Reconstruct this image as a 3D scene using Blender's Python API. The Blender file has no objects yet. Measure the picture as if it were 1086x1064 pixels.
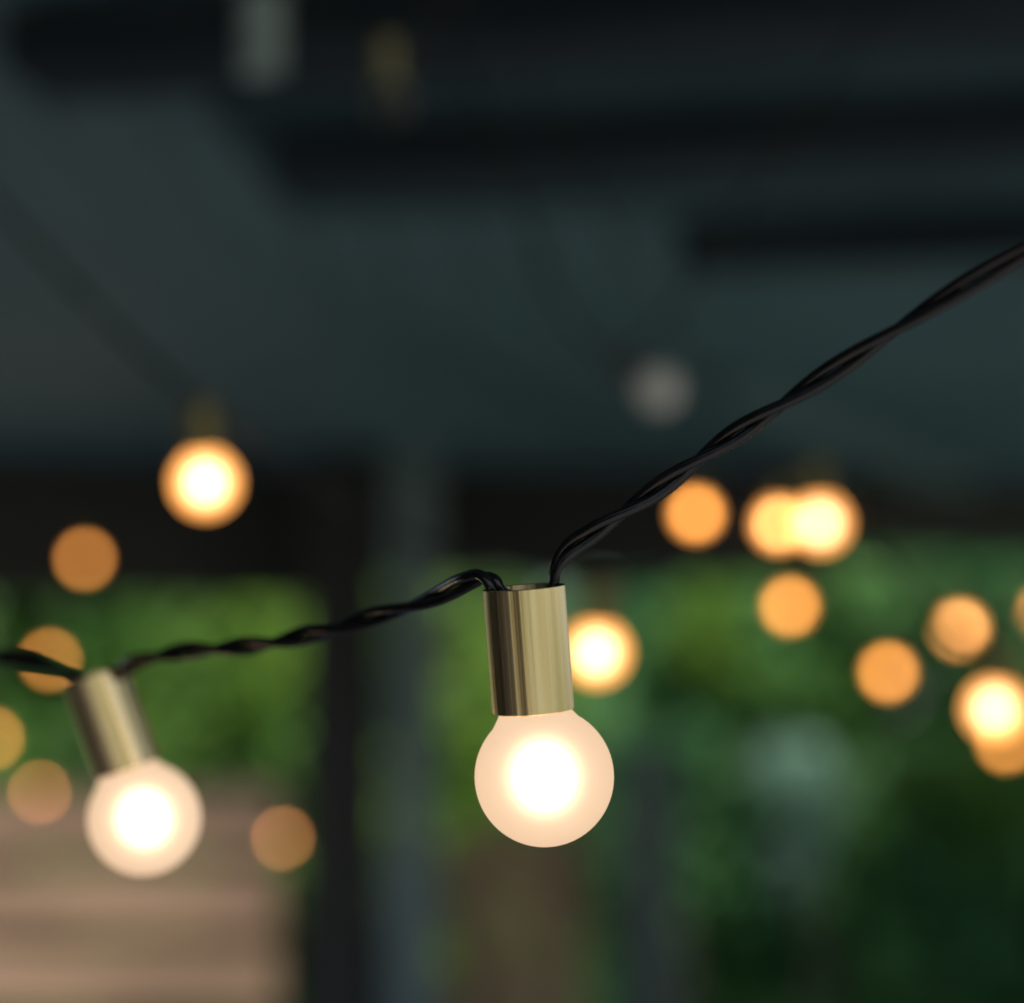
import bpy, bmesh, math, random
from mathutils import Vector, Matrix, Quaternion

random.seed(7)
R = math.radians
scene = bpy.context.scene
COL = scene.collection

# ------------------------------------------------------------------ camera frame
F = 2260.0                      # focal length in photo pixels
CX, CY = 543.0, 532.0
PITCH = R(6.0)
CAM = Vector((0, 0, 1.75))
FW = Vector((0, math.cos(PITCH), math.sin(PITCH)))
UP = Vector((0, -math.sin(PITCH), math.cos(PITCH)))
RT = Vector((1, 0, 0))


def P(x, y, d):
    """World point seen at photo pixel (x, y) at depth d metres."""
    return CAM + FW * d + RT * ((x - CX) / F * d) + UP * ((CY - y) / F * d)


def G(x, d, z):
    """World point at photo column x, distance d, height z."""
    return Vector(((x - CX) / F * d, d, z))


# ------------------------------------------------------------------ materials
def new_mat(name):
    m = bpy.data.materials.new(name)
    m.use_nodes = True
    nt = m.node_tree
    nt.nodes.clear()
    out = nt.nodes.new('ShaderNodeOutputMaterial')
    return m, nt, out


def noisy(name, c1, c2, scale=(4, 4, 4), rough=0.6, detail=6, metallic=0.0, bump=0.0,
          spec=0.5, lo=0.35, hi=0.65, rough2=None, voronoi=False):
    m, nt, out = new_mat(name)
    N, L = nt.nodes.new, nt.links.new
    tc = N('ShaderNodeTexCoord')
    mp = N('ShaderNodeMapping')
    mp.inputs['Scale'].default_value = scale
    L(tc.outputs['Object'], mp.inputs['Vector'])
    nz = N('ShaderNodeTexNoise')
    nz.inputs['Scale'].default_value = 1.0
    nz.inputs['Detail'].default_value = detail
    L(mp.outputs['Vector'], nz.inputs['Vector'])
    rp = N('ShaderNodeValToRGB')
    rp.color_ramp.elements[0].position = lo
    rp.color_ramp.elements[1].position = hi
    rp.color_ramp.elements[0].color = (*c1, 1)
    rp.color_ramp.elements[1].color = (*c2, 1)
    L(nz.outputs['Fac'], rp.inputs['Fac'])
    b = N('ShaderNodeBsdfPrincipled')
    b.inputs['Metallic'].default_value = metallic
    b.inputs['Roughness'].default_value = rough
    b.inputs['Specular IOR Level'].default_value = spec
    L(rp.outputs['Color'], b.inputs['Base Color'])
    if rough2 is not None:
        mr = N('ShaderNodeMapRange')
        mr.inputs['From Min'].default_value = lo
        mr.inputs['From Max'].default_value = hi
        mr.inputs['To Min'].default_value = rough
        mr.inputs['To Max'].default_value = rough2
        L(nz.outputs['Fac'], mr.inputs['Value'])
        L(mr.outputs['Result'], b.inputs['Roughness'])
    if bump:
        bp = N('ShaderNodeBump')
        bp.inputs['Strength'].default_value = bump
        bp.inputs['Distance'].default_value = 0.01
        L(nz.outputs['Fac'], bp.inputs['Height'])
        L(bp.outputs['Normal'], b.inputs['Normal'])
    L(b.outputs['BSDF'], out.inputs['Surface'])
    return m


def leaf_mat(name, c1, c2, c3):
    m, nt, out = new_mat(name)
    N, L = nt.nodes.new, nt.links.new
    at = N('ShaderNodeAttribute')
    at.attribute_name = 'tint'
    rp = N('ShaderNodeValToRGB')
    e = rp.color_ramp.elements
    e[0].position, e[0].color = 0.0, (*c1, 1)
    e[1].position, e[1].color = 1.0, (*c3, 1)
    k = e.new(0.5)
    k.color = (*c2, 1)
    L(at.outputs['Fac'], rp.inputs['Fac'])
    b = N('ShaderNodeBsdfPrincipled')
    b.inputs['Roughness'].default_value = 0.45
    b.inputs['Specular IOR Level'].default_value = 0.2
    L(rp.outputs['Color'], b.inputs['Base Color'])
    t = N('ShaderNodeBsdfTranslucent')
    L(rp.outputs['Color'], t.inputs['Color'])
    mx = N('ShaderNodeMixShader')
    mx.inputs['Fac'].default_value = 0.3
    L(b.outputs['BSDF'], mx.inputs[1])
    L(t.outputs['BSDF'], mx.inputs[2])
    L(mx.outputs['Shader'], out.inputs['Surface'])
    return m


def brass_mat():
    m, nt, out = new_mat('brushed_brass')
    N, L = nt.nodes.new, nt.links.new
    tc = N('ShaderNodeTexCoord')
    # long vertical brush lines: noise squeezed along the socket's axis
    mp = N('ShaderNodeMapping')
    mp.inputs['Scale'].default_value = (500, 500, 3)
    L(tc.outputs['Object'], mp.inputs['Vector'])
    nz = N('ShaderNodeTexNoise')
    nz.inputs['Scale'].default_value = 1.0
    nz.inputs['Detail'].default_value = 2
    nz.inputs['Roughness'].default_value = 0.65
    L(mp.outputs['Vector'], nz.inputs['Vector'])
    mp2 = N('ShaderNodeMapping')
    mp2.inputs['Scale'].default_value = (190, 190, 2)
    L(tc.outputs['Object'], mp2.inputs['Vector'])
    nz2 = N('ShaderNodeTexNoise')
    nz2.inputs['Scale'].default_value = 1.0
    nz2.inputs['Detail'].default_value = 3
    L(mp2.outputs['Vector'], nz2.inputs['Vector'])
    rp = N('ShaderNodeValToRGB')
    e = rp.color_ramp.elements
    e[0].position, e[0].color = 0.32, (0.72, 0.49, 0.22, 1)
    e[1].position, e[1].color = 0.68, (1.0, 0.77, 0.47, 1)
    L(nz2.outputs['Fac'], rp.inputs['Fac'])
    ad = N('ShaderNodeMath')
    ad.operation = 'ADD'
    L(nz.outputs['Fac'], ad.inputs[0])
    ml = N('ShaderNodeMath')
    ml.operation = 'MULTIPLY'
    ml.inputs[1].default_value = 4.0
    L(nz2.outputs['Fac'], ml.inputs[0])
    L(ml.outputs[0], ad.inputs[1])
    bp = N('ShaderNodeBump')
    bp.inputs['Strength'].default_value = 0.42
    bp.inputs['Distance'].default_value = 0.0006
    L(ad.outputs[0], bp.inputs['Height'])
    b = N('ShaderNodeBsdfPrincipled')
    b.inputs['Metallic'].default_value = 1.0
    b.inputs['Roughness'].default_value = 0.27
    L(rp.outputs['Color'], b.inputs['Base Color'])
    L(bp.outputs['Normal'], b.inputs['Normal'])
    L(b.outputs['BSDF'], out.inputs['Surface'])
    return m


def frosted_mat(name, glow, rough=0.55, ior=1.35, dfac=0.2, wide=0.68):
    """Frosted globe: rough refraction that spreads the inner filament light, and a
    weak even glow of the frosting itself."""
    m, nt, out = new_mat(name)
    N, L = nt.nodes.new, nt.links.new
    rf = N('ShaderNodeBsdfRefraction')
    rf.distribution = 'BECKMANN'
    rf.inputs['Roughness'].default_value = rough
    rf.inputs['IOR'].default_value = ior
    rf.inputs['Color'].default_value = (0.8, 0.8, 0.8, 1)
    rf2 = N('ShaderNodeBsdfRefraction')
    rf2.distribution = 'BECKMANN'
    rf2.inputs['Roughness'].default_value = 1.0
    rf2.inputs['IOR'].default_value = ior + 0.13
    rf2.inputs['Color'].default_value = (0.8, 0.8, 0.8, 1)
    m2 = N('ShaderNodeMixShader')
    m2.inputs['Fac'].default_value = wide
    L(rf.outputs[0], m2.inputs[1])
    L(rf2.outputs[0], m2.inputs[2])
    df = N('ShaderNodeBsdfDiffuse')
    df.inputs['Color'].default_value = (0.75, 0.72, 0.68, 1)
    mx = N('ShaderNodeMixShader')
    mx.inputs['Fac'].default_value = dfac
    L(m2.outputs[0], mx.inputs[1])
    L(df.outputs[0], mx.inputs[2])
    if glow:
        em = N('ShaderNodeEmission')
        em.inputs['Color'].default_value = (*glow, 1)
        em.inputs['Strength'].default_value = 1.0
        ad = N('ShaderNodeAddShader')
        L(mx.outputs[0], ad.inputs[0])
        L(em.outputs[0], ad.inputs[1])
        L(ad.outputs[0], out.inputs['Surface'])
    else:
        L(mx.outputs[0], out.inputs['Surface'])
    return m


def emit_mat(name, col, s):
    m, nt, out = new_mat(name)
    em = nt.nodes.new('ShaderNodeEmission')
    em.inputs['Color'].default_value = (*col, 1)
    em.inputs['Strength'].default_value = s
    nt.links.new(em.outputs[0], out.inputs['Surface'])
    return m


M = {}
M['brass'] = brass_mat()
M['shaded_brass'] = noisy('shaded_brass', (0.13, 0.10, 0.045), (0.22, 0.18, 0.08), (200, 200, 20), 0.5, metallic=1.0)  # far sockets' copy of the brass, with their shade put into the colour
M['black_plastic'] = noisy('black_plastic', (0.012, 0.011, 0.010), (0.022, 0.020, 0.018), (300,) * 3, 0.4)
M['cord'] = noisy('dark_cord', (0.004, 0.003, 0.0027), (0.009, 0.006, 0.005), (150,) * 3, 0.12, rough2=0.2, bump=0.04, spec=0.32)
M['globe_off'] = frosted_mat('unlit_frosted_globe', None, 0.5, 1.2, 0.8)
M['globe_smoke'] = frosted_mat('unlit_smoky_globe', None, 0.2, 1.2, 0.04)
EXPO = 1.2
K = 2.0 ** -EXPO
M['filament'] = emit_mat('warm_filament', (1.0, 0.65, 0.41), 5.5 * K)
M['filament_white'] = emit_mat('cream_filament', (1.0, 0.49, 0.26), 14.0 * K)
M['filament_amber'] = emit_mat('amber_filament', (1.0, 0.35, 0.065), 23.0 * K)
M['filament_pale'] = emit_mat('pale_amber_filament', (1.0, 0.42, 0.13), 22.0 * K)
M['filament_dim'] = emit_mat('dim_filament', (1.0, 0.36, 0.09), 24.0 * K)
M['globe'] = frosted_mat('frosted_globe', (0.48 * K, 0.325 * K, 0.205 * K), 0.95, 1.15, 0.05)
M['globe_amber'] = frosted_mat('amber_frosted_globe', (1.9 * K, 0.74 * K, 0.15 * K), 0.85, 1.15, 0.05)
M['globe_dim'] = frosted_mat('dim_frosted_globe', (0.25 * K, 0.13 * K, 0.07 * K), 0.85, 1.15, 0.05)
M['ceiling'] = noisy('teal_painted_boards', (0.058, 0.112, 0.132), (0.096, 0.168, 0.190), (1.6, 0.5, 1), 0.6)
M['beam'] = noisy('charcoal_timber', (0.018, 0.024, 0.032), (0.031, 0.042, 0.052), (1.5, 14, 14), 0.9, bump=0.2, spec=0.12)
M['header'] = noisy('dark_brown_timber', (0.008, 0.006, 0.0055), (0.018, 0.013, 0.011), (2, 14, 14), 0.6, bump=0.2)
M['post_dark'] = noisy('shaded_post_face', (0.006, 0.005, 0.0045), (0.013, 0.011, 0.010), (14, 14, 2), 0.6, bump=0.2)  # post's unlit side: shade put into the colour; wall and base plates share it
M['post_blue'] = noisy('blue_grey_paint', (0.11, 0.145, 0.155), (0.16, 0.20, 0.21), (6, 6, 1.5), 0.5)
M['fence'] = noisy('weathered_pink_brown_boards', (0.085, 0.050, 0.030), (0.31, 0.195, 0.118), (0.35, 8, 4.3), 0.8, bump=0.2, lo=0.42, hi=0.60)
M['plank'] = noisy('brown_planks', (0.16, 0.095, 0.05), (0.48, 0.31, 0.17), (8, 8, 0.8), 0.75, bump=0.2)
M['paving'] = noisy('grey_paving', (0.22, 0.225, 0.225), (0.34, 0.345, 0.34), (3, 3, 3), 0.8, bump=0.15)
M['lawn'] = noisy('lawn', (0.03, 0.06, 0.015), (0.07, 0.11, 0.03), (6, 6, 6), 0.9, bump=0.3)
M['bark'] = noisy('bark', (0.05, 0.04, 0.03), (0.12, 0.10, 0.08), (30, 30, 5), 0.9, bump=0.4)
M['pale_metal'] = noisy('pale_grey_metal', (0.24, 0.29, 0.29), (0.32, 0.37, 0.37), (40,) * 3, 0.45)
M['leaf_mid'] = leaf_mat('mid_green_leaf', (0.045, 0.12, 0.028), (0.09, 0.23, 0.045), (0.19, 0.33, 0.055))
M['leaf_dark'] = leaf_mat('dark_green_leaf', (0.035, 0.12, 0.045), (0.08, 0.23, 0.08), (0.17, 0.36, 0.11))
M['leaf_lime'] = leaf_mat('lime_green_leaf', (0.08, 0.17, 0.022), (0.14, 0.27, 0.035), (0.21, 0.36, 0.05))
M['leaf_silver'] = leaf_mat('silver_green_leaf', (0.14, 0.28, 0.20), (0.22, 0.38, 0.28), (0.34, 0.50, 0.40))


# ------------------------------------------------------------------ mesh helpers
def obj(name, bm, mat, parent=None, smooth=False):
    me = bpy.data.meshes.new(name)
    bm.to_mesh(me)
    bm.free()
    me.materials.append(mat)
    if smooth:
        for p in me.polygons:
            p.use_smooth = True
    o = bpy.data.objects.new(name, me)
    COL.objects.link(o)
    if parent is not None:
        o.parent = parent
    return o


def tag(o, label=None, cat=None, group=None, kind=None):
    if label:
        o['label'] = label
    if cat:
        o['category'] = cat
    if group:
        o['group'] = group
    if kind:
        o['kind'] = kind
    return o


def empty(name, mat4, label, cat, group=None):
    o = bpy.data.objects.new(name, None)
    o.empty_display_size = 0.05
    COL.objects.link(o)
    o.matrix_world = mat4
    return tag(o, label, cat, group)


def add_box(bm, a, b, mtx=None, bevel=0.0):
    a, b = Vector(a), Vector(b)
    r = bmesh.ops.create_cube(bm, size=1.0)
    vs = r['verts']
    for v in vs:
        v.co = Vector((a[i] + (v.co[i] + 0.5) * (b[i] - a[i]) for i in range(3)))
    if bevel:
        es = list({e for v in vs for e in v.link_edges})
        rb = bmesh.ops.bevel(bm, geom=es, offset=bevel, segments=2, affect='EDGES', profile=0.7)
        vs = list({v for f in rb['faces'] for v in f.verts} | {v for v in vs if v.is_valid})
    if mtx is not None:
        for v in vs:
            v.co = mtx @ v.co
    return vs


def add_lathe(bm, prof, seg=48, closed=False, mtx=None):
    """prof: list of (r, z); r = 0 makes a pole."""
    rings = []
    for r, z in prof:
        if r < 1e-7:
            rings.append([bm.verts.new((0, 0, z))])
        else:
            rings.append([bm.verts.new((r * math.cos(2 * math.pi * i / seg), r * math.sin(2 * math.pi * i / seg), z))
                          for i in range(seg)])
    pairs = list(zip(rings[:-1], rings[1:]))
    if closed:
        pairs.append((rings[-1], rings[0]))
    for A, B in pairs:
        for i in range(seg):
            j = (i + 1) % seg
            if len(A) == 1 and len(B) == 1:
                continue
            if len(A) == 1:
                bm.faces.new((A[0], B[i], B[j]))
            elif len(B) == 1:
                bm.faces.new((A[i], B[0], A[j]))
            else:
                bm.faces.new((A[i], B[i], B[j], A[j]))
    bmesh.ops.recalc_face_normals(bm, faces=bm.faces)
    if mtx is not None:
        for r in rings:
            for v in r:
                v.co = mtx @ v.co


def catmull(pts, n):
    out = []
    q = [pts[0] * 2 - pts[1]] + list(pts) + [pts[-1] * 2 - pts[-2]]
    for i in range(1, len(q) - 2):
        p0, p1, p2, p3 = q[i - 1], q[i], q[i + 1], q[i + 2]
        # centripetal spacing keeps the kinks at the sockets tight
        d1 = max((p1 - p0).length, 1e-5) ** 0.5
        d2 = max((p2 - p1).length, 1e-5) ** 0.5
        d3 = max((p3 - p2).length, 1e-5) ** 0.5
        t0, t1 = 0, d1
        t2 = t1 + d2
        t3 = t2 + d3
        for k in range(n):
            t = t1 + (t2 - t1) * k / n
            a1 = p0 * ((t1 - t) / (t1 - t0)) + p1 * ((t - t0) / (t1 - t0))
            a2 = p1 * ((t2 - t) / (t2 - t1)) + p2 * ((t - t1) / (t2 - t1))
            a3 = p2 * ((t3 - t) / (t3 - t2)) + p3 * ((t - t2) / (t3 - t2))
            b1 = a1 * ((t2 - t) / (t2 - t0)) + a2 * ((t - t0) / (t2 - t0))
            b2 = a2 * ((t3 - t) / (t3 - t1)) + a3 * ((t - t1) / (t3 - t1))
            out.append(b1 * ((t2 - t) / (t2 - t1)) + b2 * ((t - t1) / (t2 - t1)))
    out.append(pts[-1].copy())
    return out


def resample(pts, step):
    out = [pts[0].copy()]
    acc = 0.0
    for a, b in zip(pts[:-1], pts[1:]):
        L = (b - a).length
        if L < 1e-9:
            continue
        t = step - acc
        while t <= L:
            out.append(a.lerp(b, t / L))
            t += step
        acc = L - (t - step)
    out.append(pts[-1].copy())
    return out


def add_tube(bm, path, rad, seg=10):
    n = len(path)
    ring_prev = None
    tan = (path[1] - path[0]).normalized()
    nor = tan.orthogonal().normalized()
    for i in range(n):
        t = (path[min(i + 1, n - 1)] - path[max(i - 1, 0)]).normalized()
        q = tan.rotation_difference(t)
        nor = (q @ nor).normalized()
        tan = t
        bi = t.cross(nor)
        r = rad(i) if callable(rad) else rad
        ring = [bm.verts.new(path[i] + (nor * math.cos(2 * math.pi * k / seg) + bi * math.sin(2 * math.pi * k / seg)) * r)
                for k in range(seg)]
        if ring_prev:
            for k in range(seg):
                j = (k + 1) % seg
                bm.faces.new((ring_prev[k], ring_prev[j], ring[j], ring[k]))
        else:
            bm.faces.new(list(reversed(ring)))
        ring_prev = ring
    bm.faces.new(ring_prev)


def twisted_cord(name, pts, label, group=None, step=0.0025, r=0.00165, pitch=0.078, phase=0.4, n=24, seg=10):
    path = resample(catmull(pts, n), step)
    npt = len(path)
    A, B = [], []
    tan = (path[1] - path[0]).normalized()
    nor = tan.orthogonal().normalized()
    ang = phase
    for i in range(npt):
        t = (path[min(i + 1, npt - 1)] - path[max(i - 1, 0)]).normalized()
        nor = (tan.rotation_difference(t) @ nor).normalized()
        tan = t
        bi = t.cross(nor)
        ang += 2 * math.pi * step / pitch * (1.0 + 0.35 * math.sin(i * step * 31.0 + phase))
        o = (nor * math.cos(ang) + bi * math.sin(ang)) * r * 1.02
        A.append(path[i] + o)
        B.append(path[i] - o)
    bm = bmesh.new()
    add_tube(bm, A, r, seg)
    add_tube(bm, B, r, seg)
    o = obj(name, bm, M['cord'], None, True)
    return tag(o, label, 'cord', group)


# ------------------------------------------------------------------ string light
SR, SL = 0.01185, 0.0357        # brass sleeve radius and length
BR = 0.0200                     # globe radius


def sleeve_bm():
    bm = bmesh.new()
    th = 0.0007
    b = 0.00025
    add_lathe(bm, [(SR - b, 0), (SR, -b), (SR, -SL + b), (SR - b, -SL), (SR - th, -SL + 0.0001), (SR - th, -0.0001)],
              72, closed=True)
    return bm


def cap_bm():
    bm = bmesh.new()
    r = SR - 0.0009
    add_lathe(bm, [(0, -0.0016), (r * 0.55, -0.0014), (r, -0.0022), (r, -0.012), (0, -0.012)], 40)
    return bm


def globe_bm(seg=64):
    """Globe with a short flared neck; origin at the sleeve's lower rim."""
    bm = bmesh.new()
    c = -0.0192
    neck = 0.0098
    prof = [(0.0078, 0.010), (neck, 0.0085), (neck, 0.0008)]
    a0 = math.asin(0.0125 / BR)
    z0 = c + BR * math.cos(a0)
    prof.append((0.0104, -0.0006 + 0.0 * z0))
    n = 30
    for i in range(n + 1):
        a = a0 + (math.pi - a0) * i / n
        prof.append((max(BR * math.sin(a), 0.0) if i < n else 0.0, c + BR * math.cos(a)))
    add_lathe(bm, prof, seg)
    return bm


def core_bm():
    bm = bmesh.new()
    bmesh.ops.create_uvsphere(bm, u_segments=24, v_segments=12, radius=0.0080)
    for v in bm.verts:
        v.co.z = v.co.z * 1.1 - 0.0192
    return bm


def make_light(lit='lit'):
    root = bpy.data.objects.new('string_light', None)
    root.empty_display_size = 0.02
    COL.objects.link(root)
    s = obj('socket', sleeve_bm(), M['brass'], root, True)
    md = s.modifiers.new('edges', 'EDGE_SPLIT')
    md.split_angle = R(35)
    obj('socket_cap', cap_bm(), M['black_plastic'], root, False)
    g = obj('bulb', globe_bm(), M['globe'], root, True)
    g.location = (0, 0, -SL)
    f = obj('filament', core_bm(), M['filament'], g, True)
    return root


def copy_tree(o, parent=None):
    c = o.copy()
    COL.objects.link(c)
    if parent is not None:
        c.parent = parent
    for ch in list(o.children):
        copy_tree(ch, c)
    return c


def hang_matrix(top, right_tilt, back_tilt, spin=0.0):
    """Local -Z runs down the socket: right_tilt leans its foot to the right, back_tilt away."""
    down = (-UP + RT * math.tan(R(right_tilt)) + FW * math.tan(R(back_tilt))).normalized()
    z = -down
    x = (RT - z * RT.dot(z)).normalized()
    y = z.cross(x)
    m = Matrix((x, y, z)).transposed().to_4x4()
    m = Matrix.Translation(top) @ m @ Matrix.Rotation(spin, 4, 'Z')
    return m


proto = make_light()
proto.matrix_world = hang_matrix(P(555.5, 622.5, 0.61), 4.4, 1.5)
tag(proto, 'sharply focused brass string light with glowing frosted globe at the centre', 'string light',
    'lit bulbs of the string lights')
for ch in proto.children:
    if ch.name.startswith('bulb'):
        ch.rotation_euler = (0, R(-5.0), 0)

L_ = 'string lights'
GRP = 'lit bulbs of the string lights'


def bulb_light(px, py, d, tilt=0.0, back=4.0, state='lit', label='', bulb_tilt=0.0, spin=0.0, fil='fB'):
    """A copy hung so that the globe's centre stands at the given place."""
    t = copy_tree(proto)
    down = (-UP + RT * math.tan(R(tilt)) + FW * math.tan(R(back))).normalized()
    top = P(px, py, d) - down * (SL + 0.0192)
    t.matrix_world = hang_matrix(top, tilt, back, spin)
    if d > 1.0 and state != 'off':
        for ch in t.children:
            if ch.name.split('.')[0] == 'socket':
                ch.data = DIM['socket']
    tag(t, label, 'string light', GRP if state != 'off' else 'unlit bulbs of the string lights')
    for ch in t.children:
        if ch.name.startswith('bulb'):
            ch.rotation_euler = (0, R(bulb_tilt), 0)
            if state == 'amber':
                ch.data = DIM['amber']
                for f in ch.children:
                    f.data = DIM[fil]
            if state == 'dim':
                ch.data = DIM['bulb']
                for f in ch.children:
                    f.data = DIM['filament']
            if state == 'off':
                ch.data = DIM['off']
                for f in list(ch.children):
                    f.data = DIM['filament_off']
    return t, top


def remesh(src, mat):
    me = src.copy()
    me.materials.clear()
    me.materials.append(mat)
    return me


pb = [c for c in proto.children if c.name.startswith('bulb')][0]
pk = [c for c in proto.children if c.name.split('.')[0] == 'socket'][0]
DIM = {'socket': remesh(pk.data, M['shaded_brass']), 'amber': remesh(pb.data, M['globe_amber']), 'bulb': remesh(pb.data, M['globe_dim']), 'off': remesh(pb.data, M['globe_off']),
       'fA': remesh(pb.children[0].data, M['filament_white']), 'fB': remesh(pb.children[0].data, M['filament_amber']),
       'fC': remesh(pb.children[0].data, M['filament_pale']), 'filament': remesh(pb.children[0].data, M['filament_dim']),
       'filament_off': remesh(pb.children[0].data, M['pale_metal'])}

bulb_light(153, 868, 0.76, 18.5, 2.0, 'lit', 'slightly blurred tilted brass string light with glowing globe at lower left', spin=1.1)

lights = [  # x, y, depth, tilt, state, label
    ('A1', 218, 512, 1.50, 4, 'amber', 'large bright blurred light alone against the grey ceiling, above the left hedge'),
    ('A2', 633, 692, 1.62, -3, 'amber', 'bright blurred light half hidden behind the focused brass socket'),
    ('A3', 870, 555, 1.95, 6, 'amber', 'brighter right-hand light of the two overlapping blurred discs'),
    ('A4', 1055, 752, 1.80, -4, 'amber', 'bright white-centred blurred light near the right edge, in front of another disc'),
    ('B1', 738, 545, 3.5, 5, 'amber', 'plain orange blurred light touching the black cord, in front of dark header beam'),
    ('B2', 838, 643, 3.8, -4, 'amber', 'orange blurred light just below the two overlapping discs'),
    ('B3', 942, 713, 3.9, 6, 'amber', 'orange blurred light low in front of the right hedge, left of its nearest neighbours'),
    ('B4', 1067, 788, 4.6, 3, 'amber', 'blurred light peeping out below the bright white-centred one at right edge'),
    ('C1', 826, 556, 2.8, -5, 'amber', 'paler left-hand light of the two overlapping blurred discs'),
    ('C2', 1018, 667, 3.3, 4, 'amber', 'pale orange blurred light at right, above the bright white-centred one'),
    ('C3', 1112, 650, 3.6, 3, 'amber', 'blurred light cut off by the right edge of the picture'),
    ('D1', 90, 593, 5.6, 4, 'amber', 'dark orange blurred light against the dark header beam at left'),
    ('D2', 53, 700, 5.9, -3, 'amber', 'yellowish blurred light in front of the left hedge with black cord across it'),
    ('D3', -8, 783, 5.8, 3, 'amber', 'blurred light cut off by the left edge of the picture'),
    ('E1', 42, 840, 6.1, 4, 'dim', 'faint pinkish blurred light at far left at the top of the board fence'),
    ('E2', 300, 889, 6.1, -5, 'dim', 'faint peach blurred light in front of the board fence beside the dark post'),
]
tops = {}
for i, (k, x, y, d, tilt, st, lab) in enumerate(lights):
    o, top = bulb_light(x, y, d, tilt, 3.0, st, lab, spin=i * 1.3, fil={'A': 'fA', 'C': 'fC'}.get(k[0], 'fB'))
    tops[k] = top
# two unlit ones high under the roof
o, top = bulb_light(698, 412, 2.0, 56, 6.0, 'off', 'unlit pale bulb tilted in a dark socket below the roof boards', spin=0.5)
tops['U1'] = top
for c in o.children:
    if c.name.startswith('socket') and not c.name.startswith('socket_cap'):
        c.data = remesh(c.data, M['black_plastic'])
o, top = bulb_light(414, 108, 1.9, 2, -6.0, 'off', 'unlit bulb under a dull brass socket near the top edge', spin=2.2)
tops['U2'] = top
for c in o.children:
    if c.name.startswith('bulb'):
        c.data = remesh(c.data, M['globe_smoke'])
        for f in c.children:
            f.data = remesh(f.data, M['black_plastic'])

# cords ------------------------------------------------------------------------
main_px = [(-420, 560, 1.02), (-200, 650, 0.93), (-60, 688, 0.86), (0, 696, 0.835), (45, 703, 0.822), (80, 716, 0.812), (98, 731, 0.81),
           (106, 742, 0.812), (113, 738, 0.814), (120, 722, 0.808), (150, 700, 0.79), (200, 690, 0.765), (270, 684, 0.735), (340, 670, 0.705),
           (400, 653, 0.675), (460, 634, 0.640), (497, 616, 0.617), (513, 611, 0.611), (522, 617, 0.6085), (526, 628, 0.609),
           (535, 636, 0.611), (560, 640, 0.612), (580, 636, 0.611), (588, 624, 0.611), (589, 606, 0.611), (600, 586, 0.610), (630, 564, 0.607),
           (690, 524, 0.602), (760, 474, 0.595), (840, 422, 0.585), (930, 363, 0.572), (1010, 312, 0.560), (1086, 266, 0.549),
           (1200, 200, 0.53), (1400, 96, 0.50), (1700, -40, 0.46)]
twisted_cord('light_cord', [P(x, y, d - 0.05 * min(1.0, max(0.0, (480 - x) / 330))) for x, y, d in main_px],
             'black twisted two-strand cord carrying the focused bulb and the tilted left bulb', 'cords of the string lights',
             step=0.0016, r=0.00160, pitch=0.072, n=40, seg=12)


def cord_through(keys, first, last, label, sag=0.03):
    pts = [first]
    seq = [tops[k] for k in keys]
    prev = first
    for k in seq:
        mid = prev.lerp(k, 0.5) - Vector((0, 0, sag))
        pts += [mid, k + Vector((0, 0, 0.001))]
        prev = k
    pts += [prev.lerp(last, 0.5) - Vector((0, 0, sag)), last]
    return twisted_cord('light_cord', pts, label, 'cords of the string lights', step=0.006, n=16, seg=6)


ZC = 2.588     # ceiling height
cord_through(['A1', 'A2', 'A3', 'A4'], Vector((-0.75, 1.75, ZC)), Vector((0.95, 2.0, ZC)),
             'blurred dark cord carrying the large bright light at left and the white-centred light at right')
cord_through(['B1', 'B2', 'B3', 'B4'], Vector((-0.2, 4.3, ZC)), Vector((1.6, 4.9, ZC)),
             'blurred dark cord carrying the row of plain orange lights at right')
cord_through(['C1', 'C2', 'C3'], Vector((0.0, 2.6, ZC)), Vector((1.3, 3.8, ZC)),
             'blurred dark cord carrying the pale left-hand overlapping light and the light cut off at right')
cord_through(['D3', 'D2', 'D1'], Vector((-2.1, 5.6, ZC)), Vector((-0.9, 5.7, ZC)),
             'blurred dark cord carrying the dark orange light and the yellowish light at left')
cord_through(['E1', 'E2'], Vector((-2.0, 6.0, ZC)), Vector((-0.45, 6.2, 2.3)),
             'blurred dark cord carrying the two faint lights in front of the fence')
cord_through(['U1'], Vector((-0.15, 1.9, ZC)), Vector((0.45, 2.05, ZC)),
             'blurred dark cord holding the unlit pale bulb in a dark socket', 0.02)
cord_through(['U2'], Vector((-0.35, 1.98, ZC)), Vector((0.1, 1.85, ZC)),
             'blurred dark cord holding the dull brass socket near the top edge', 0.02)

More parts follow.
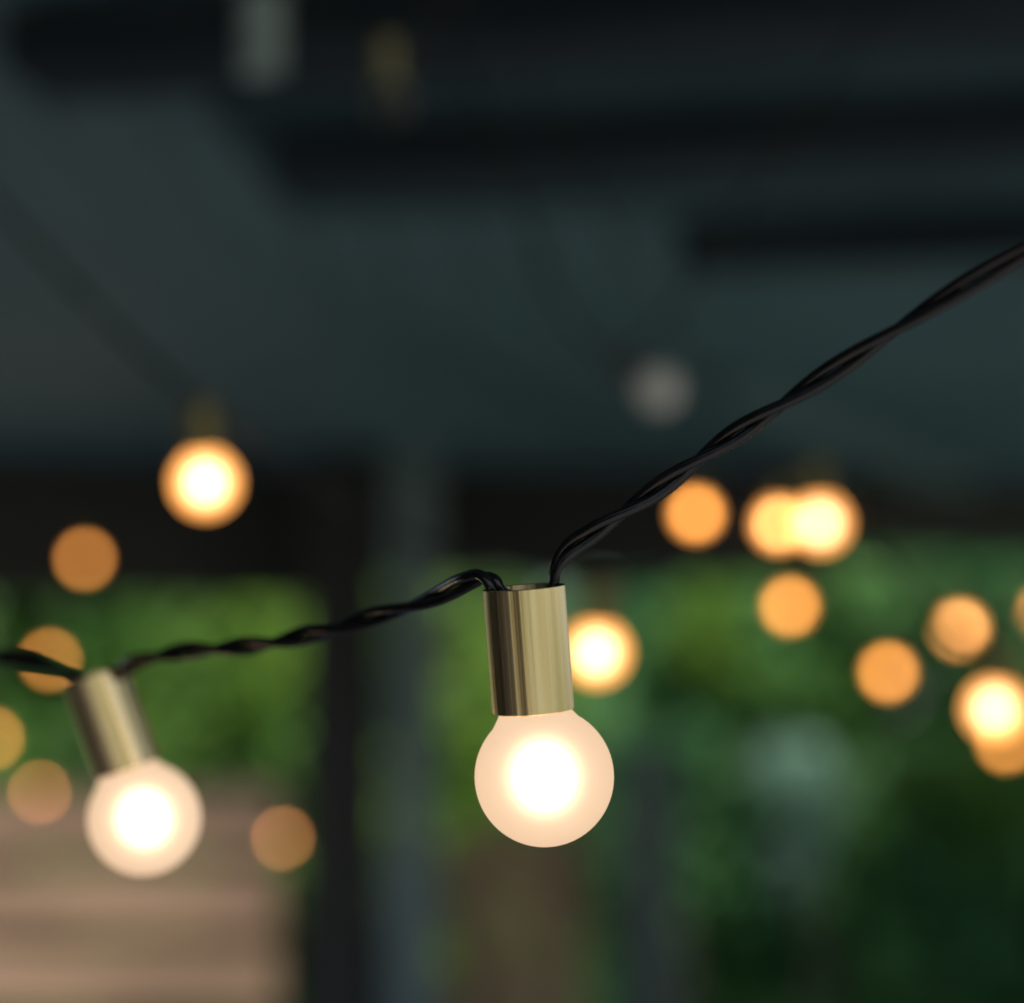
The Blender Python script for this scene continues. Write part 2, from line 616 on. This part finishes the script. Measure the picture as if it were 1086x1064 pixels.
# ------------------------------------------------------------------ pergola / veranda roof
# ceiling boards: one thing, the joints are part of its mesh
def ceiling():
    bm = bmesh.new()
    edge = [(-2.6, 6.35), (-1.55, 6.40), (-0.55, 6.95), (0.05, 6.80), (1.00, 6.90), (2.05, 7.80), (3.6, 8.6)]
    x = -2.6
    w = 0.14

    def far(xx):
        for (x0, y0), (x1, y1) in zip(edge[:-1], edge[1:]):
            if x0 <= xx <= x1:
                return y0 + (y1 - y0) * (xx - x0) / (x1 - x0)
        return edge[-1][1]
    while x < 3.45:
        x1 = x + w - 0.006
        ys0, ys1 = far(x) + 0.27, far(x1) + 0.27
        z0, z1 = ZC, ZC + 0.02
        v = [bm.verts.new(p) for p in ((x, -0.35, z0), (x1, -0.35, z0), (x1, ys1, z0), (x, ys0, z0),  # front end carried on over the camera, unseen, to shade the strings
                                       (x, -0.35, z1), (x1, -0.35, z1), (x1, ys1, z1), (x, ys0, z1))]
        for f in ((0, 3, 2, 1), (4, 5, 6, 7), (0, 1, 5, 4), (1, 2, 6, 5), (2, 3, 7, 6), (3, 0, 4, 7)):
            bm.faces.new([v[i] for i in f])
        x += w
    # roof deck lying on the boards
    z0, z1 = ZC + 0.022, ZC + 0.09
    ring = [(-2.75, -0.4)] + [(a - (0.15 if i == 0 else 0), b + 0.285) for i, (a, b) in enumerate(edge)] + [(3.6, -0.4)]
    lo = [bm.verts.new((a, b, z0)) for a, b in ring]
    hi = [bm.verts.new((a, b, z1)) for a, b in ring]
    bm.faces.new(lo)
    bm.faces.new(list(reversed(hi)))
    for i in range(len(ring)):
        j = (i + 1) % len(ring)
        bm.faces.new((lo[i], hi[i], hi[j], lo[j]))
    bmesh.ops.recalc_face_normals(bm, faces=bm.faces)
    return tag(obj('veranda_ceiling', bm, M['ceiling']), 'grey-teal painted veranda ceiling filling the upper left behind the lights', 'ceiling')


ceiling()

YAW = math.atan2(-0.19, 1.0)


def roof_beam(xl, y0, depth, zlo, zhi, xr, label):
    m = Matrix.Translation((0, y0, 0)) @ Matrix.Rotation(YAW, 4, 'Z')
    bm = bmesh.new()
    xl2, xr2 = xl / math.cos(YAW), xr / math.cos(YAW)
    add_box(bm, (xl2, -depth, zlo), (xr2, 0, zhi), m, 0.004)
    return tag(obj('roof_beam', bm, M['beam']), label, 'beam', 'dark beams under the veranda roof')


roof_beam(-0.56, 2.42, 0.15, 2.50, ZC - 0.015, 2.6, 'dark roof beam along the top edge, reaching furthest left')
roof_beam(-0.32, 2.91, 0.09, 2.50, ZC - 0.016, 2.6, 'long dark roof beam in the middle, ending above the large bright light')
roof_beam(0.285, 3.57, 0.06, 2.50, ZC - 0.003, 2.6, 'shortest dark roof beam at right, lowest in view, behind the rising cord')


bm = bmesh.new()  # added boards: shade of the ceiling between the beams put into their colour
mm = Matrix.Translation((0, 3.36, 0)) @ Matrix.Rotation(YAW, 4, 'Z')
for k in range(9):
    add_box(bm, (-0.1075 * (3.36 - 0.205 * k) * 0.96, -0.205 * (k + 1) + 0.003, ZC - 0.014), (2.7, -0.205 * k, ZC - 0.002), mm, 0.002)
M['ceiling_shade'] = noisy('shaded_ceiling_boards', (0.018, 0.036, 0.042), (0.050, 0.088, 0.096), (1.2, 5, 5), 0.8, spec=0.2)
tag(obj('shade_panel', bm, M['ceiling_shade']), 'added boards carrying the ceiling shade above the three dark roof beams', 'ceiling panel')


def bar_between(name, a, b, w, zlo, zhi, mat, label, cat, group=None, drop=0.0):
    a, b = Vector(a), Vector(b)
    L = (b - a).length
    ang = math.atan2(b.y - a.y, b.x - a.x)
    m = Matrix.Translation((a.x, a.y, 0)) @ Matrix.Rotation(ang, 4, 'Z')
    bm = bmesh.new()
    add_box(bm, (0, -w / 2, zlo), (L, w / 2, zhi), m, 0.006)
    return tag(obj(name, bm, mat), label, cat, group)


M['rafter'] = noisy('pale_teal_paint', (0.10, 0.16, 0.175), (0.13, 0.20, 0.215), (5, 5, 5), 0.55)
bar_between('rafter', (0.52, 5.1), (1.75, 7.75), 0.15, ZC - 0.04, ZC - 0.003, M['rafter'],
            'pale teal rafter slanting across the ceiling behind the rising cord at right', 'rafter')
HG = 'dark header beams round the veranda'
bar_between('header_beam', (-2.6, 6.45), (-0.62, 6.95), 0.12, 2.15, ZC - 0.003, M['header'],
            'dark brown header beam behind the dark orange light at left', 'beam', HG)
bar_between('header_beam', (-0.50, 7.02), (1.06, 6.98), 0.12, 2.23, ZC - 0.003, M['header'],
            'dark header beam behind the overlapping lights, right of the posts', 'beam', HG)
bar_between('header_beam', (1.12, 7.05), (3.2, 8.25), 0.12, 2.33, ZC - 0.003, M['header'],
            'dark header beam slanting away behind the lights at the right edge', 'beam', HG)


def post(name, px0, px1, d, dep, mat, label, ztop=ZC - 0.003, base=True):
    x0, x1 = (px0 - CX) / F * d, (px1 - CX) / F * d
    root = empty(name, Matrix.Translation(((x0 + x1) / 2, d + dep / 2, 0)), label, 'post')
    w = (x1 - x0) / 2
    bm = bmesh.new()
    add_box(bm, (-w, -dep / 2, 0.062), (w, dep / 2, ztop), None, 0.006)
    obj('shaft', bm, mat, root)
    bm = bmesh.new()
    add_box(bm, (-w - 0.03, -dep / 2 - 0.03, 0.012), (w + 0.03, dep / 2 + 0.03, 0.06), None, 0.006)
    obj('base_plate', bm, M['post_dark'], root)
    return root


post('veranda_post', 320, 402, 6.45, 0.20, M['post_dark'], 'shaded left face of the veranda post, a separate dark post left of centre')
post('veranda_post', 412, 462, 6.35, 0.18, M['post_blue'], 'blue-grey painted veranda post beside its shaded left face')
post('garden_post', 656, 716, 7.6, 0.18, noisy('dull_grey_green_paint', (0.055, 0.08, 0.072), (0.09, 0.12, 0.105), (6, 6, 1.5), 0.6), 'faint blue-grey post low behind the focused globe, at its right', 1.68)

bm = bmesh.new()  # unseen wall, added to darken the left part of the brass reflections
z = 0.03
while z < ZC - 0.2:
    add_box(bm, (-1.72, -4.0, z), (-1.695, 2.2, z + 0.168), None, 0.003)
    z += 0.176
add_box(bm, (-1.85, -4.0, 0.01), (-1.722, 2.2, ZC - 0.004), None, 0.004)
tag(obj('added_dark_wall', bm, M['post_dark']), 'dark boarded house wall along the left side of the veranda, reflected in the brass sockets', 'wall')

# pale spotlight at top left
sp = P(278, 42, 1.9)
root = empty('ceiling_spotlight', Matrix.Translation(Vector((sp.x, sp.y, ZC))), 'pale grey cylindrical spotlight hanging at the top left, unlit', 'spotlight')
bm = bmesh.new()
add_lathe(bm, [(0, -0.002), (0.03, -0.002), (0.03, -0.012), (0.007, -0.014), (0.007, sp.z - ZC + 0.045), (0, sp.z - ZC + 0.045)], 32)
obj('stem', bm, M['beam'], root, False)
bm = bmesh.new()
zt, zb = sp.z - ZC + 0.044, sp.z - ZC - 0.03
add_lathe(bm, [(0, zt), (0.017, zt), (0.0195, zt - 0.003), (0.0195, zb), (0.017, zb), (0.016, zb + 0.008), (0, zb + 0.008)], 40)
obj('lamp_housing', bm, M['pale_metal'], root, False)

# ------------------------------------------------------------------ fence and planks
def board_fence():
    root = empty('board_fence', Matrix.Translation((-1.9, 8.3, 0)), 'weathered pinkish brown fence of horizontal boards at lower left', 'fence')
    bm = bmesh.new()
    z = 0.06
    while z < 1.5:
        h = min(0.24, 1.53 - z)
        add_box(bm, (-2.2, 0.0, z), (1.0, 0.022, z + h), None, 0.004)
        z += 0.30
    obj('board_panel', bm, M['fence'], root)
    for x in (-2.1, -0.6, 0.93):
        bm = bmesh.new()
        add_box(bm, (x - 0.045, 0.025, 0.0), (x + 0.045, 0.115, 1.5), None, 0.005)
        obj('fence_post', bm, M['fence'], root)
    return root


board_fence()


def plank_gate():
    x0, x1, d = (478 - CX) / F * 7.3, (618 - CX) / F * 7.3, 7.3
    root = empty('plank_gate', Matrix.Translation(((x0 + x1) / 2, d, 0)), 'narrow brown gate of upright planks low below the focused globe', 'gate')
    w = (x1 - x0) / 2
    bm = bmesh.new()
    n = 4
    pw = 2 * w / n
    for i in range(n):
        add_box(bm, (-w + i * pw + 0.004, 0, 0.10), (-w + (i + 1) * pw - 0.004, 0.022, 1.40 + 0.02 * (i % 2)), None, 0.003)
    obj('plank_panel', bm, M['plank'], root)
    for z in (0.25, 1.2):
        bm = bmesh.new()
        add_box(bm, (-w, 0.024, z), (w, 0.06, z + 0.09), None, 0.003)
        obj('rail', bm, M['plank'], root)
    return root


plank_gate()

# ------------------------------------------------------------------ plants
def leaves_bm(bm, tl, centre, rad, count, size, rng):
    """Leaf-shaped faces spread through lumpy clumps."""
    clumps = []
    for _ in range(max(6, int(count / 160))):
        while True:
            u = Vector((rng.uniform(-1, 1), rng.uniform(-1, 1), rng.uniform(-1, 1)))
            if u.length <= 1:
                break
        if rng.random() < 0.7:
            u = u.normalized() * rng.uniform(0.7, 1.0)
        clumps.append((Vector((u.x * rad[0], u.y * rad[1], u.z * rad[2])), rng.uniform(0.55, 1.3), rng.random()))
    for _ in range(count):
        c, s, t = rng.choice(clumps)
        o = Vector((rng.gauss(0, 1), rng.gauss(0, 1), rng.gauss(0, 1))) * 0.17 * s * (sum(rad) / 3) ** 0.5
        p = centre + c + o
        if p.z < 0.03:
            continue
        L = size * rng.uniform(0.6, 1.3)
        W = L * rng.uniform(0.38, 0.55)
        n = Vector((rng.gauss(0, 0.7), rng.gauss(0, 0.7) - 0.3, 0.55 + rng.gauss(0, 0.5))).normalized()
        a = n.orthogonal().normalized()
        a = Quaternion(n, rng.uniform(0, 6.28)) @ a
        b = n.cross(a)
        k = n * (L * 0.12)
        v = [bm.verts.new(p - a * L / 2), bm.verts.new(p + b * W / 2 - k * 0.3), bm.verts.new(p + a * L / 2 - k), bm.verts.new(p - b * W / 2 - k * 0.3)]
        f = bm.faces.new(v)
        f[tl] = min(1.0, max(0.0, 0.6 * t + 0.4 * rng.random()))


def plant(name, label, cat, lobes, mat, leaf, stems, seed, group=None, ground=None):
    """lobes: (centre, radii, leaf count) in world space; stems: list of (foot, head)."""
    rng = random.Random(seed)
    base = ground if ground else Vector((lobes[0][0].x, lobes[0][0].y, 0))
    root = empty(name, Matrix.Translation(base), label, cat, group)
    bm = bmesh.new()
    tl = bm.faces.layers.float.new('tint')
    for c, r, n in lobes:
        leaves_bm(bm, tl, c - base, r, n, leaf, rng)
    obj('foliage', bm, mat, root)
    for a, b in stems:
        a, b = a - base, b - base
        mid = a.lerp(b, 0.5) + Vector((rng.uniform(-.08, .08), rng.uniform(-.05, .05), 0))
        path = catmull([a, mid, b], 6)
        bm = bmesh.new()
        n = len(path)
        add_tube(bm, path, lambda i: 0.03 * (1 - 0.7 * i / n), 8)
        # limbs
        for k in range(4):
            s = path[int(n * (0.45 + 0.12 * k))]
            e = s + Vector((rng.uniform(-.45, .45), rng.uniform(-.3, .3), rng.uniform(.25, .5)))
            add_tube(bm, [s, s.lerp(e, .5) + Vector((0, 0, -.04)), e], lambda i: 0.013 - 0.004 * i, 6)
        obj('stem', bm, M['bark'], root, True)
    return root


V = Vector
rng0 = random.Random(3)


def hedge(name, label, x0, x1, y, ztop, mat, seed, n_per, thick=0.55, extra=()):
    stems = []
    lobes = []
    x = x0
    while x < x1:
        for z in (0.4, 1.05, 1.7, 2.3, ztop - 0.35):
            lobes.append((V((x + rng0.uniform(-.12, .12), y + rng0.uniform(-.12, .12), z)), (0.5, thick, 0.5 + rng0.uniform(-.1, .12)), n_per))
        stems.append((V((x, y + 0.15, 0)), V((x + rng0.uniform(-.1, .1), y + 0.1, ztop - 0.6))))
        x += 0.72
    for e in extra:
        lobes.append((V(e), (0.32, 0.22, 0.24), 1100))
    return plant(name, label, 'hedge', lobes, mat, 0.095, stems, seed)


hedge('hedge', 'mid green leafy hedge above the board fence at left', -3.0, -0.35, 9.5, 3.3, M['leaf_mid'], 11, 3000, 0.8)
hedge('hedge', 'tall dark green hedge filling the lower right', 0.3, 3.6, 9.35, 3.4, M['leaf_dark'], 12, 3000, 0.8,
      ((0.85, 8.75, 1.20), (1.40, 8.7, 1.02), (2.02, 8.7, 0.90), (1.55, 8.8, 1.72), (0.72, 8.75, 1.68), (1.75, 8.7, 1.22)))
plant('shrub', 'bright green shrub showing between the blue-grey post and the focused socket', 'shrub',
      [(V((-0.25, 8.6, 2.0)), (0.30, 0.30, 0.55), 2200), (V((-0.22, 8.6, 1.2)), (0.30, 0.30, 0.5), 1500)], M['leaf_lime'], 0.08,
      [(V((-0.25, 8.65, 0)), V((-0.25, 8.65, 2.2)))], 21)
plant('shrub', 'lime green shrub at the top of the dark hedge, right of the focused light', 'shrub',
      [(V((0.72, 8.7, 2.16)), (0.24, 0.26, 0.15), 1100)], M['leaf_lime'], 0.075,
      [(V((0.75, 8.8, 0)), V((0.72, 8.75, 2.1)))], 22)
plant('shrub', 'leafy green shrub behind the row of orange lights at upper right', 'shrub',
      [(V((1.30, 8.75, 2.26)), (0.40, 0.3, 0.18), 1300)], M['leaf_mid'], 0.075,
      [(V((1.3, 8.85, 0)), V((1.35, 8.8, 2.2)))], 23)
plant('shrub', 'fresh green shrub behind the pale orange light near the right edge', 'shrub',
      [(V((1.85, 8.9, 2.38)), (0.30, 0.3, 0.2), 1300)], M['leaf_mid'], 0.08,
      [(V((1.85, 9.0, 0)), V((1.85, 8.95, 2.3)))], 24)
plant('shrub', 'yellow-green shrub rising in front of the left hedge, right of the tilted bulb', 'shrub',
      [(V((-1.05, 8.85, 2.12)), (0.36, 0.26, 0.16), 1000), (V((-1.05, 8.85, 1.75)), (0.25, 0.26, 0.2), 500)], M['leaf_lime'], 0.075,
      [(V((-1.05, 8.9, 0)), V((-1.05, 8.9, 2.0)))], 26)
plant('shrub', 'rounded mid green bush in front of the dark hedge at the right edge', 'shrub',
      [(V((1.80, 8.75, 1.42)), (0.34, 0.26, 0.22), 1500)], M['leaf_mid'], 0.08,
      [(V((1.80, 8.85, 0)), V((1.80, 8.8, 1.3)))], 27)
plant('shrub', 'loose mid green bush in front of the dark hedge, above the silvery shrub', 'shrub',
      [(V((1.15, 8.85, 1.95)), (0.34, 0.26, 0.14), 1100)], M['leaf_mid'], 0.08,
      [(V((1.25, 8.95, 0)), V((1.15, 8.9, 1.9)))], 28)
plant('shrub', 'silvery pale-leaved shrub low against the dark hedge at right', 'shrub',
      [(V((1.12, 8.4, 1.52)), (0.08, 0.10, 0.33), 900)], M['leaf_silver'], 0.07,
      [(V((1.12, 8.45, 0)), V((1.12, 8.42, 1.6)))], 25)

# ------------------------------------------------------------------ ground
def sheet(name, x0, y0, x1, y1, z, mat):
    bm = bmesh.new()
    bm.faces.new([bm.verts.new(p) for p in ((x0, y0, z), (x1, y0, z), (x1, y1, z), (x0, y1, z))])
    return tag(obj(name, bm, mat), kind='structure')


sheet('ground', -400, -400, 400, 400, 0.0, M['lawn'])
sheet('paving', -5, -5, 6, 7.9, 0.008, M['paving'])

# ------------------------------------------------------------------ light
SUN_EL, SUN_AZ = 58.0, 150.0      # azimuth clockwise from +Y (north); 150 = behind the camera, to the right
w = bpy.data.worlds.new('World')
scene.world = w
w.use_nodes = True
nt = w.node_tree
bg = nt.nodes['Background']
sky = nt.nodes.new('ShaderNodeTexSky')
sky.sky_type = 'NISHITA'
sky.sun_disc = False
sky.sun_elevation = R(SUN_EL)
sky.sun_rotation = R(SUN_AZ)
sky.dust_density = 2.0
nt.links.new(sky.outputs['Color'], bg.inputs['Color'])
bg.inputs['Strength'].default_value = 0.09

sl = bpy.data.lights.new('sun', 'SUN')
sl.energy = 3.0
sl.angle = R(12)
sl.color = (1.0, 0.95, 0.88)
so = bpy.data.objects.new('sun', sl)
COL.objects.link(so)
dirv = Vector((math.sin(R(SUN_AZ)) * math.cos(R(SUN_EL)), math.cos(R(SUN_AZ)) * math.cos(R(SUN_EL)), math.sin(R(SUN_EL))))
so.rotation_euler = dirv.to_track_quat('Z', 'Y').to_euler()

# ------------------------------------------------------------------ camera
cd = bpy.data.cameras.new('camera')
cam = bpy.data.objects.new('camera', cd)
COL.objects.link(cam)
cam.location = CAM
cam.rotation_euler = (math.pi / 2 + PITCH, 0, 0)
cd.sensor_fit = 'HORIZONTAL'
cd.sensor_width = 36.0
cd.lens = F / 1086.0 * 36.0
cd.clip_start = 0.05
cd.clip_end = 1000
cd.dof.use_dof = True
cd.dof.focus_distance = 0.605
cd.dof.aperture_fstop = (cd.lens / 1000.0) / 0.0203
scene.camera = cam

# ------------------------------------------------------------------ render
scene.render.engine = 'CYCLES'
cy = scene.cycles
cy.use_denoising = True
try:
    cy.denoiser = 'OPENIMAGEDENOISE'
    cy.denoising_input_passes = 'RGB_ALBEDO_NORMAL'
    cy.denoising_prefilter = 'ACCURATE'
except Exception:
    pass
cy.use_adaptive_sampling = False
cy.max_bounces = 8
cy.sample_clamp_indirect = 2.0
cy.caustics_reflective = False
cy.caustics_refractive = True
cy.filter_width = 1.8
vs = scene.view_settings
vs.view_transform = 'Standard'
vs.look = 'None'
vs.exposure = EXPO
vs.gamma = 1.0
